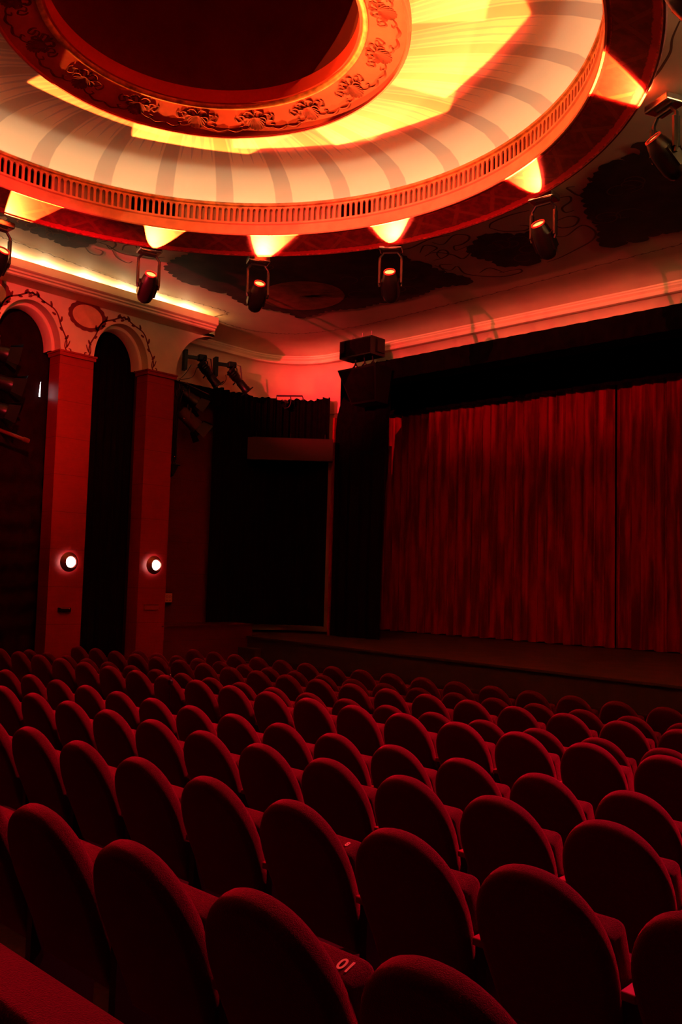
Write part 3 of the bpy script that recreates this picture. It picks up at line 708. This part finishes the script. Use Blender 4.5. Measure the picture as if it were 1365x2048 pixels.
t = thing('wall_sign', 'small dark sign box below the lamp on the left pillar', 'sign', (-13.5, 7.63, -.65))
MB().rbox((.03, 0, 0), (.22, .06, .07), .01, Matrix.Rotation(PI/2, 3, 'Z')).build('box', M['black_plastic'], t)
mb = MB(); mb.box((.062, -.01, .025), (.004, .15, .008)); mb.box((.062, .075, .02), (.004, .014, .02)); mb.build('pale_edge', M['paper'], t)
t = thing('wall_sign', 'plain red plate below the lamp on the pillar nearest the stage', 'sign', (-13.5, 9.36, -.625))
MB().rbox((.015, 0, 0), (.30, .03, .085), .008, Matrix.Rotation(PI/2, 3, 'Z')).build('plate', M['sign_red'], t)
MB().box((.008, 0, .048), (.02, .31, .012)).build('top_rail', M['black_plastic'], t)
t = thing('notice', 'small square pale notice with dark marks on the panelled recess wall', 'notice', (-14.26, 10.28, -.47))
MB().box((0, 0, 0), (.03, .17, .17)).build('sheet', M['paper'], t)
mb = MB()
for a in (-.035, .035):
    mb.lathe([(.020, .0), (.027, .0)], 16, (.017, a, .02), rot=Matrix.Rotation(PI/2, 3, 'Y'))
    mb.box((.017, a, -.05), (.002, .035, .012))
mb.build('marks', M['wreath'], t)
MB().box((.0, -.02, -.115), (.05, .17, .045)).build('holder', M['black_plastic'], t)

# ------------------------------------------------------------------ moving-head lamps on the ceiling ring
def moving_head(x, y, aim, lab, power, col, nm='MH', visible=True, half=27, zb=4.87, xs=1.0, soft=0, bl=.05, drop=0):
    a = Vector(aim).normalized(); yawa = math.atan2(a.y, a.x); el = math.asin(a.z)
    t = thing('moving_head_lamp', lab, 'stage light', (x, y, zb), (0, 0, yawa), group='stage lights on the ceiling ring')
    # local frame: +x along the aim in plan
    mb = MB(); mb.rbox((0, 0, -.04), (.34, .24, .09), .02, Matrix.Rotation(PI/2, 3, 'Z')); mb.box((0, .10, -.004), (.08, .04, .03)); mb.box((0, -.10, -.004), (.08, .04, .03)); mb.build('base', M['chrome'], t)
    mb = MB(); mb.tube([(0, -.15, -.52-drop), (0, -.16, -.48-drop), (0, -.16, -.19), (0, -.10, -.115), (0, .10, -.115), (0, .16, -.19), (0, .16, -.48-drop), (0, .15, -.52-drop)], .022, 8)
    mb.box((0, -.16, -.35-drop/2), (.075, .028, .24+drop)); mb.box((0, .16, -.35-drop/2), (.075, .028, .24+drop)); mb.build('yoke', M['black_metal'], t)
    R = Matrix.Rotation(PI/2-el, 3, 'Y')      # local z of the head points along the aim
    c_ = Vector((0, 0, -.48-drop)); D = -drop
    mb = MB(); prof = [(.0001, -.27), (.075, -.27), (.105, -.24), (.125, -.17), (.13, -.05), (.125, .05), (.105, .14), (.088, .18), (.084, .205), (.076, .205), (.074, .17)]
    mb.lathe(prof, 10, c_, rot=R)
    mb.box(c_+R @ Vector((0, .11, -.05)), (.12, .05, .22), R); mb.box(c_+R @ Vector((0, -.11, -.05)), (.12, .05, .22), R)
    hd = mb.build('head', M['black_plastic'], t, smooth=True)
    mb = MB(); mb.lathe([(.0001, .196), (.045, .194), (.078, .184)], 24, c_, rot=R); mb.build('lens', M['lens'], hd, smooth=True)
    mb = MB(); mb.lathe([(.078, .18), (.077, .205), (.086, .208), (.09, .19)], 24, c_, rot=R); mb.build('lens_ring', M['rim'], hd, smooth=True)
    lp = c_+R @ Vector((0, 0, .215)); la = R @ Vector((0, 0, 1))
    lo = light('beam', 'SPOT', lp, power, col, t, size=.012, spot=math.radians(2*half), aim=la, blend=bl); lo.scale = (xs, 1, 1)
    if soft:
        l2_ = light('red_beam', 'SPOT', lp, soft, (1, .05, .025), t, size=.10, spot=math.radians(2*half), aim=la, blend=.1); l2_.scale = (xs*1.04, 1, 1)
    return t
def inward(x, y, el, turn=0):
    a = math.atan2(CY-y, CX-x)+math.radians(turn); return (math.cos(a)*math.cos(math.radians(el)), math.sin(a)*math.cos(math.radians(el)), math.sin(math.radians(el)))
LAMPS = [(-11.05, 7.36, 42, 10, 'black moving stage light below the crimson ring, hanging over the left arches'),
    (-10.08, 8.68, 42, 20, 'black moving stage light left of the painted oval on the ceiling'),
    (-8.17, 9.57, 42, 20, 'black moving stage light right of the painted oval on the ceiling'),
    (-5.61, 9.50, 42, 22, 'black moving stage light over the small painted cloud'),
    (-3.57, 8.36, 42, 22, 'black moving stage light before the large dark cloud at right'),
    (-11.88, 5.43, 42, 5, 'black moving stage light cut by the left edge'),
    (-2.46, 6.20, 42, 30, 'moving stage light beyond the top right corner')]
for x, y, el, tn, lb in LAMPS: moving_head(x, y, inward(x, y, el, tn), lb, BEAM_W, BEAM_COL, half=41, xs=.45, drop=.10 if x < -8 else .07, soft=BEAM_W*.35 if x > -10.5 else 0)
# the heads on the unseen half of the ring: amber across the dome, red wash to the stage and side wall
for i, (x, y, tgt, pw, col, hf) in enumerate((
    (-11.2, 3.1, (-3.0, 7.0, 5.05), WASH_W*.8, (1, .27, .085), 6),
    (-8.6, .95, (-6.0, 9.0, 5.05), WASH_W*.8, (1, .27, .085), 6),
    (-5.0, 1.0, (-8.5, 9.0, 5.05), WASH_W*.8, (1, .27, .085), 6),
    (-10.0, 1.75, (-13.0, 13.4, 4.45), WASH_W*9, WASH_COL, 10),
    (-2.9, 3.2, (-9.6, 16.0, 1.9), WASH_W*1.0, WASH_COL, 20),
    (-3.6, 2.0, (-13.4, 5.3, 3.35), WASH_W*4, WASH_COL, 18),
    (-5.9, .7, (-9.0, 13.4, 4.75), WASH_W*6, WASH_COL, 9))):
    moving_head(x, y, (tgt[0]-x, tgt[1]-y, tgt[2]-4.5), 'moving stage light on the near half of the ceiling ring', pw, col, half=hf, xs=4 if hf == 6 else 2.6 if hf == 9 else 1, bl=.05 if hf == 6 else .9)
# added unseen red lamps at right, raking over the seats to brighten their rims
moving_head(-1.3, 10.9, (-3.4, -8.2, -5.6), 'added unseen red lamp at the right, towards the stage, brightening the seat rims', WASH_W*4, (1, .012, .09), half=36, bl=.6)
moving_head(-1.7, 7.8, (-2.6, -5.2, -5.6), 'added unseen red lamp at the right, towards the stage, brightening the seat rims', WASH_W*3, (1, .012, .09), half=34, bl=.8)


# ------------------------------------------------------------------ conventional spotlights
def profile_lamp(loc, rotz, tilt, lab, parent_name='profile_spotlight', scale=1.0, cat='spotlight'):
    t = thing(parent_name, lab, cat, loc, (0, 0, rotz)); t.scale = (scale,)*3
    # local: +x direction of the beam in plan; body hangs down-forward from the bracket
    MB().box((-.30, 0, .10), (.05, .14, .32)).build('wall_plate', M['black_metal'], t)
    mb = MB(); mb.box((-.12, 0, .16), (.34, .06, .05)); mb.rbox((-.02, 0, .17), (.14, .12, .10), .02); mb.build('bracket', M['black_metal'], t)
    mb = MB(); mb.tube([(-.06, -.09, .02), (.0, -.09, .17), (.10, -.09, .15), (.13, -.09, -.06)], .010, 6); mb.tube([(-.06, .09, .02), (.0, .09, .17), (.10, .09, .15), (.13, .09, -.06)], .010, 6); mb.build('yoke', M['black_metal'], t)
    R = Matrix.Rotation(PI/2+tilt, 3, 'Y')
    mb = MB(); mb.lathe([(.0001, -.20), (.06, -.19), (.075, -.12), (.078, -.02), (.060, .02), (.058, .06), (.068, .07), (.068, .20), (.075, .21), (.075, .26), (.062, .26), (.06, .20)], 14, (.08, 0, -.05), rot=R)
    for k in (-.15, -.11, -.07): mb.lathe([(.078, k), (.09, k+.008), (.078, k+.016)], 12, (.08, 0, -.05), rot=R)
    bd = mb.build('barrel', M['black_plastic'], t, smooth=True)
    mb = MB(); c_ = Vector((.08, 0, -.05)); mb.box(c_+R @ Vector((0, 0, .265)), (.19, .19, .015), R); mb.build('colour_frame', M['black_metal'], bd)
    mb = MB(); mb.tube([c_+R @ Vector((.07, 0, .02)), c_+R @ Vector((.12, 0, .03))], .012, 6); mb.build('knob', M['black_metal'], bd)
    return t
profile_lamp((-14.07, 10.75, 4.12), PI/2-.35, math.radians(48), 'black profile spotlight on the cream recess wall, the left of the pair', scale=1.25)
profile_lamp((-14.04, 11.50, 4.12), PI/2-.35, math.radians(45), 'black profile spotlight on the cream recess wall, the right of the pair', scale=1.25)
mb = MB()
for pts in (((-14.12, 10.50, 4.16), (-14.0, 10.30, 3.95), (-13.8, 10.02, 3.75), (-13.7, 9.8, 3.68)), ((-14.1, 10.62, 4.12), (-13.95, 10.45, 3.92), (-13.8, 10.25, 3.80), (-13.72, 9.95, 3.70)), ((-14.05, 11.33, 4.10), (-13.95, 11.25, 3.95), (-13.9, 11.05, 3.82), (-13.95, 10.8, 3.92), (-14.0, 10.7, 4.05))):
    mb.tube(smoothline(pts, 6), .007, 5)
tag(mb.build('lamp_cables', M['black_plastic']), 'thin black cables looping from the two wall spotlights', 'cable')
# vertical lighting boom by the last pillar
t = thing('lighting_boom', 'dark vertical pipe rig with hanging cables beside the last pillar', 'lighting rig', (-13.75, 9.80, 2.0))
mb = MB(); mb.tube([(0, 0, 0), (0, 0, 1.72)], .024); mb.tube([(0, .16, .15), (0, .16, 1.70)], .012); mb.build('pipe', M['black_metal'], t)
mb = MB(); mb.tube([(.1, -.28, 1.66), (.1, .25, 1.62), (-.1, .95, 1.56)], .022); mb.build('arm', M['black_metal'], t)
mb = MB(); mb.box((.1, -.22, 1.66), (.07, .10, .06)); mb.build('clamp', M['copper'], t)
mb = MB()
for k in range(7):
    mb.tube(smoothline([(.03, .02+.04*k, 1.62), (.05+.02*math.sin(k), -.04+.03*k, 1.1), (.04, .0+.02*k, .55), (.03, .02+.015*k, .06+.05*(k % 3))], 5), .009, 5)
mb.build('cables', M['black_plastic'], t)
mb = MB()
for k in range(5): mb.rbox((.05, -.06, 1.25-.22*k), (.07, .05, .07), .01)
mb.build('sockets', M['black_metal'], t)
mb = MB(); mb.add([(.05, -.12, .06), (.05, .20, .06), (.05, .08, -.16), (-.05, .04, -.2)], [(0, 1, 2), (0, 2, 3), (1, 3, 2)]); mb.tube([(.05, -.13, .06), (.05, .22, .06)], .014); mb.build('bottom_bracket', M['black_metal'], t)
mb = MB()
for a, b, r in ((.24, 1.62, .016), (.30, 1.60, .012), (.36, 1.60, .010), (.21, 1.48, .018), (.25, .95, .022), (-.03, .42, .018), (.08, .20, .014), (.10, .08, .014)): mb.ball((.09, a-.02, b), r, 8)
mb.build('metal_fittings', M['chrome'], t)
def fres(loc, rotz, tilt, lab, s=1.15, shell='black_plastic'):
    t = thing('fresnel_spotlight', lab, 'spotlight', loc, (0, 0, rotz)); t.scale = (s,)*3
    R = Matrix.Rotation(PI/2+tilt, 3, 'Y')
    mb = MB(); mb.lathe([(.0001, -.22), (.08, -.22), (.11, -.18), (.11, .08), (.12, .10), (.12, .16), (.10, .16), (.095, .10)], 12, rot=R); h_ = mb.build('body', M[shell], t, smooth=True)
    mb = MB(); mb.tube([(-.04, -.13, 0), (-.04, -.13, .16), (-.04, .13, .16), (-.04, .13, 0)], .012, 6); mb.tube([(-.04, 0, .16), (-.04, 0, .26)], .014, 6); mb.build('yoke', M['black_metal'], t)
    for sx, sy in ((1, 0), (-1, 0), (0, 1), (0, -1)):
        mb = MB(); q = .12; d_ = .15
        if sx: pts = [(sx*q, -.10, .16), (sx*q, .10, .16), (sx*(q+.07), .13, .16+d_), (sx*(q+.07), -.13, .16+d_)]
        else: pts = [(-.10, sy*q, .16), (.10, sy*q, .16), (.13, sy*(q+.07), .16+d_), (-.13, sy*(q+.07), .16+d_)]
        pts2 = [Vector(p)*1.0 + Vector((0, 0, .004)) + Vector((sx, sy, 0))*.004 for p in pts]
        mb.add([R @ Vector(p) for p in pts]+[R @ p for p in pts2], [(0, 1, 2, 3), (7, 6, 5, 4), (0, 4, 5, 1), (1, 5, 6, 2), (2, 6, 7, 3), (3, 7, 4, 0)])
        mb.build('barn_door', M['black_metal'], h_)
    return t
fres((-13.80, 10.28, 2.98), PI/2-.25, math.radians(38), 'large dark spotlight with barn doors, lowest on the rig by the last pillar', 1.2, 'board')
fres((-13.82, 10.25, 3.42), PI/2-.3, math.radians(32), 'dark spotlight under the top arm of the rig by the last pillar', 1.1)
fres((-13.45, 6.20, 3.42), 1.2, math.radians(12), 'dark spotlight with barn doors at the left edge, highest in the left arch', 1.15)
fres((-13.45, 6.30, 2.95), 1.2, math.radians(14), 'dark spotlight in the left arch, second from the top', 1.15)
fres((-13.45, 6.22, 2.52), 1.2, math.radians(16), 'dark spotlight in the left arch, lowest of three', 1.15)
t = thing('pipe_bracket', 'slanting dark metal pipe at the left edge below the spotlights', 'pipe', (-13.43, 6.42, 2.12))
mb = MB(); mb.tube([(0, -.35, .12), (0, .36, -.04)], .03, 10); mb.tube([(0, .30, -.026), (0, .40, -.05)], .04, 10); mb.build('pipe', M['copper'], t)
mb = MB(); mb.tube([(0, -.18, .0), (0, -.18, 1.5)], .024); mb.build('upright', M['black_metal'], t)
# small lamp on a bracket at the top of the black side curtain
t = thing('bracket_lamp', 'small dark lamp on a bracket at the top of the black side curtain', 'spotlight', (-13.75, 12.75, 3.78))
mb = MB(); mb.tube([(-.16, -.12, .0), (-.16, -.12, .09), (.28, .22, .09), (.30, .24, .0)], .018, 6); mb.build('bracket', M['black_metal'], t)
mb = MB(); mb.lathe([(.0001, -.05), (.07, -.04), (.085, .05), (.075, .055)], 16, (-.02, 0, -.07), rot=Matrix.Rotation(2.2, 3, 'X')); mb.build('shade', M['black_plastic'], t, smooth=True)
mb = MB(); mb.tube(smoothline([(.08, .06, .09), (.10, .06, -.05), (.06, .03, -.16), (-.02, -.02, -.18)], 5), .012, 6); mb.build('cable', M['black_plastic'], t)

# ------------------------------------------------------------------ loudspeakers at the proscenium
rz = -.0
t = thing('loudspeaker', 'small black loudspeaker cabinet hung on rods above the larger one', 'loudspeaker', (-11.62, 12.85, 4.58), (0, 0, rz))
mb = MB(); mb.slab([(-.47, -.19), (.38, -.19), (.38, .17), (-.47, .17)], .42, .012); mb.build('cabinet', M['black_plastic'], t)
mb = MB(); mb.box((-.045, -.216, -.01), (.78, .012, .30)); mb.build('grille', M['black_cloth'], t)
mb = MB(); mb.box((.40, .05, 0), (.03, .20, .26)); mb.build('side_plate', M['black_metal'], t)
mb = MB()
for x, y in ((-.30, 0), (-.06, .02), (.18, .02)): mb.tube([(x, y, .17), (x, y, .34)], .009, 6)
mb.build('hanging_rods', M['chrome'], t)
t = thing('speaker_bracket', 'black tilting bracket between the two loudspeakers', 'bracket', (-11.62, 12.85, 4.27))
mb = MB()
mb.tube([(-.40, 0, -.08), (.30, 0, -.02)], .016, 6); mb.tube([(-.40, 0, -.15), (-.24, 0, -.03), (-.20, 0, .11)], .014, 6)
for k in (-.22, .02, .24): mb.tube([(k-.04, -.05, -.08), (k+.02, 0, .02), (k, 0, .12)], .016, 6); mb.tube([(k+.06, .05, -.10), (k+.02, 0, .02)], .014, 6)
mb.build('struts', M['black_metal'], t)
t = thing('loudspeaker', 'large black tilted loudspeaker beneath the small one at the proscenium', 'loudspeaker', (-11.62, 12.90, 3.80), (0, 0, rz))
mb = MB()
def P8(zt, x0, x1, y0, y1): return [(x0, y0, zt), (x1, y0, zt), (x1, y1, zt), (x0, y1, zt)]
mb.add(P8(.37, -.52, .50, -.25, .25)+P8(-.32, -.30, .36, -.05, .30), [(0, 1, 2, 3), (7, 6, 5, 4), (0, 4, 5, 1), (1, 5, 6, 2), (2, 6, 7, 3), (3, 7, 4, 0)]); mb.build('cabinet', M['black_plastic'], t)
mb = MB(); mb.add([(-.47, -.252, .33), (.45, -.252, .33), (.33, -.075, -.28), (-.27, -.075, -.28)], [(0, 3, 2, 1)]); mb.build('grille', M['black_cloth'], t)

# ================================================================== SEATS
def ordinal(n): return ['', 'first', 'second', 'third', 'fourth', 'fifth', 'sixth', 'seventh', 'eighth', 'ninth', 'tenth', 'eleventh', 'twelfth', 'thirteenth', 'fourteenth', 'fifteenth', 'sixteenth', 'seventeenth', 'eighteenth', 'nineteenth', 'twentieth'][n]
HT = .92
LEAN = math.radians(22)
def back_outline():
    w_, zt, zs = .236, .0, -.285      # half width, top, start of the curve (relative to the top)
    out = []
    for k in range(25): a = PI*k/24; out.append((w_*math.copysign(abs(math.cos(a))**.92, math.cos(a)), zs+(-zs)*math.sin(a)**.95 if 0 < k < 24 else zs))
    out += [(-.233, -.36), (-.222, -.46), (-.205, -.60), (.205, -.60), (.222, -.46), (.233, -.36)]
    return out
RL = Matrix.Rotation(LEAN, 3, 'X')
def make_seat():
    t = thing('theatre_seat', 'x', 'seat', (0, 0, 0))
    # origin: top centre of the backrest; HT above the floor
    mb = MB(); mb.slab(back_outline(), .080, .030, (0, 0, 0), RL, bulge=.012); mb.build('backrest', M['velvet'], t, smooth=True)
    RS = Matrix.Rotation(math.radians(20), 3, 'X')
    o_ = []
    for cx_, cz_, a0 in ((.192, -.03, 0), (-.192, -.03, PI/2), (-.192, -.38, PI), (.192, -.38, 1.5*PI)):
        for k in range(5): a = a0+k*PI/8; o_.append((cx_+.035*math.cos(a), cz_+.03*math.sin(a)))
    mb = MB(); mb.slab(o_, .105, .022, (0, .145, -.150), RS, bulge=.01); mb.build('tip_up_seat', M['velvet'], t, smooth=True)
    mb = MB(); mb.slab([(-.023, -.015), (.023, -.015), (.023, .012), (-.023, .012)], .33, .008, (.265, .29, -.33)); mb.build('armrest', M['armrest'], t)
    mb = MB(); mb.box((.265, .28, -.625), (.035, .26, .57)); mb.box((.265, .28, -.905), (.045, .32, .03)); mb.build('standard', M['side'], t)
    return t
proto = make_seat()
ROWS = [('A',1.444,-.759,-2.680,4,1),('B',2.440,-.876,-4.650,8,1),('C',3.427,-.960,-6.476,10,1),('D',4.418,-1.058,-8.959,14,0),('E',5.504,-1.055,-10.831,17,1),('F',6.402,-1.174,-12.272,19,0),('G',7.347,-1.172,-12.543,19,0),('H',8.367,-1.273,-12.394,18,0),('I',9.049,-1.238,-11.813,16,0)]
rown = dict(I='in the front row by the stage', H='in the second row from the stage', G='in the third row from the stage', F='in the fourth row from the stage',
            E='in the fifth row from the stage', D='in the sixth row from the stage', C='in the seventh row from the stage', B='in the eighth row from the stage', A='in the row nearest the viewer')
first = True; seats = {}
for n_, d, h, x0, cnt, pre in ROWS:
    c = 0
    for k in range(-pre, cnt):
        c += 1
        o = proto if first else copy_tree(proto); first = False
        o.location = (x0+k*.53, d, h); o.rotation_euler = (0, 0, random.uniform(-.012, .012))
        if c == 1: lb = 'red velvet theatre seat, leftmost '+rown[n_]
        else: lb = 'red velvet theatre seat, '+ordinal(c)+' from the left '+rown[n_]
        o['label'] = lb; o['category'] = 'seat'; o['group'] = 'theatre seats '+rown[n_]; seats[(n_, k)] = o
# left-end armrests of the rows whose end is seen
for key in (('F', 0), ('G', 0), ('H', 0), ('I', 0)):
    s_ = seats[key]
    for ch in list(s_.children):
        if ch.name.split('.')[0] in ('armrest', 'standard'):
            c_ = ch.copy(); C.objects.link(c_); c_.parent = s_; c_.location = (-.53, 0, 0)
# painted numbers on two tip-up seats
def number(txt, seat, x, size):
    cu = bpy.data.curves.new('n', 'FONT'); cu.body = txt; cu.size = size; cu.align_x = 'CENTER'; cu.align_y = 'CENTER'; cu.extrude = .0004; cu.offset = .001
    ob = bpy.data.objects.new('n', cu); C.objects.link(ob); bpy.context.view_layer.update()
    me = bpy.data.meshes.new_from_object(ob.evaluated_get(bpy.context.evaluated_depsgraph_get())); bpy.data.objects.remove(ob); bpy.data.curves.remove(cu)
    me.materials.clear(); me.materials.append(M['number'])
    so = [c for c in seat.children if c.name.startswith('tip_up_seat')][0]
    o_ = bpy.data.objects.new('seat_number', me); C.objects.link(o_); o_.parent = so
    o_.location = (x, .148, -.1460); o_.rotation_euler = (-.36, 0, PI)
number('10', seats[('A', 2)], .178, .048)
number('8', seats[('B', 4)], .175, .034)
seats[('A', 2)]['label'] = 'red velvet theatre seat marked 10 in the row nearest the viewer'
# thin stand among the seats
t = thing('thin_stand', 'thin dark stand with a small bright tip among the seats at left', 'stand', (-6.87, 5.02, -1.99))
mb = MB(); mb.tube([(0, 0, .0), (0, 0, .96)], .006, 6); mb.lathe([(.0001, .02), (.10, .012), (.10, 0), (.0001, 0)], 20); mb.build('pole', M['black_metal'], t)
mb = MB(); mb.lathe([(.0001, .95), (.020, .95), (.024, .99), (.018, 1.0), (.0001, 1.0)], 12); mb.build('clip', M['black_plastic'], t)
mb = MB(); mb.lathe([(.0001, 1.0), (.010, 1.0), (.008, 1.05), (.0001, 1.052)], 10); mb.build('tip', M['chrome'], t)
mb = MB(); mb.tube([(-.04, 0, .70), (.04, 0, .70)], .005, 6); mb.build('crossbar', M['black_metal'], t)
# padded rail in the foreground
t = thing('padded_rail', 'wide red padded rail crossing the bottom left corner', 'rail', (-1.6, .83, -1.62))
mb = MB(); mb.slab([(-2.6, .80), (1.9, .80), (1.9, .87), (-2.6, .87)], .13, .02); mb.build('pad', M['velvet'], t, smooth=True)
mb = MB(); mb.box((-.35, .0, .40), (4.5, .06, .80)); mb.build('panel', M['side'], t)
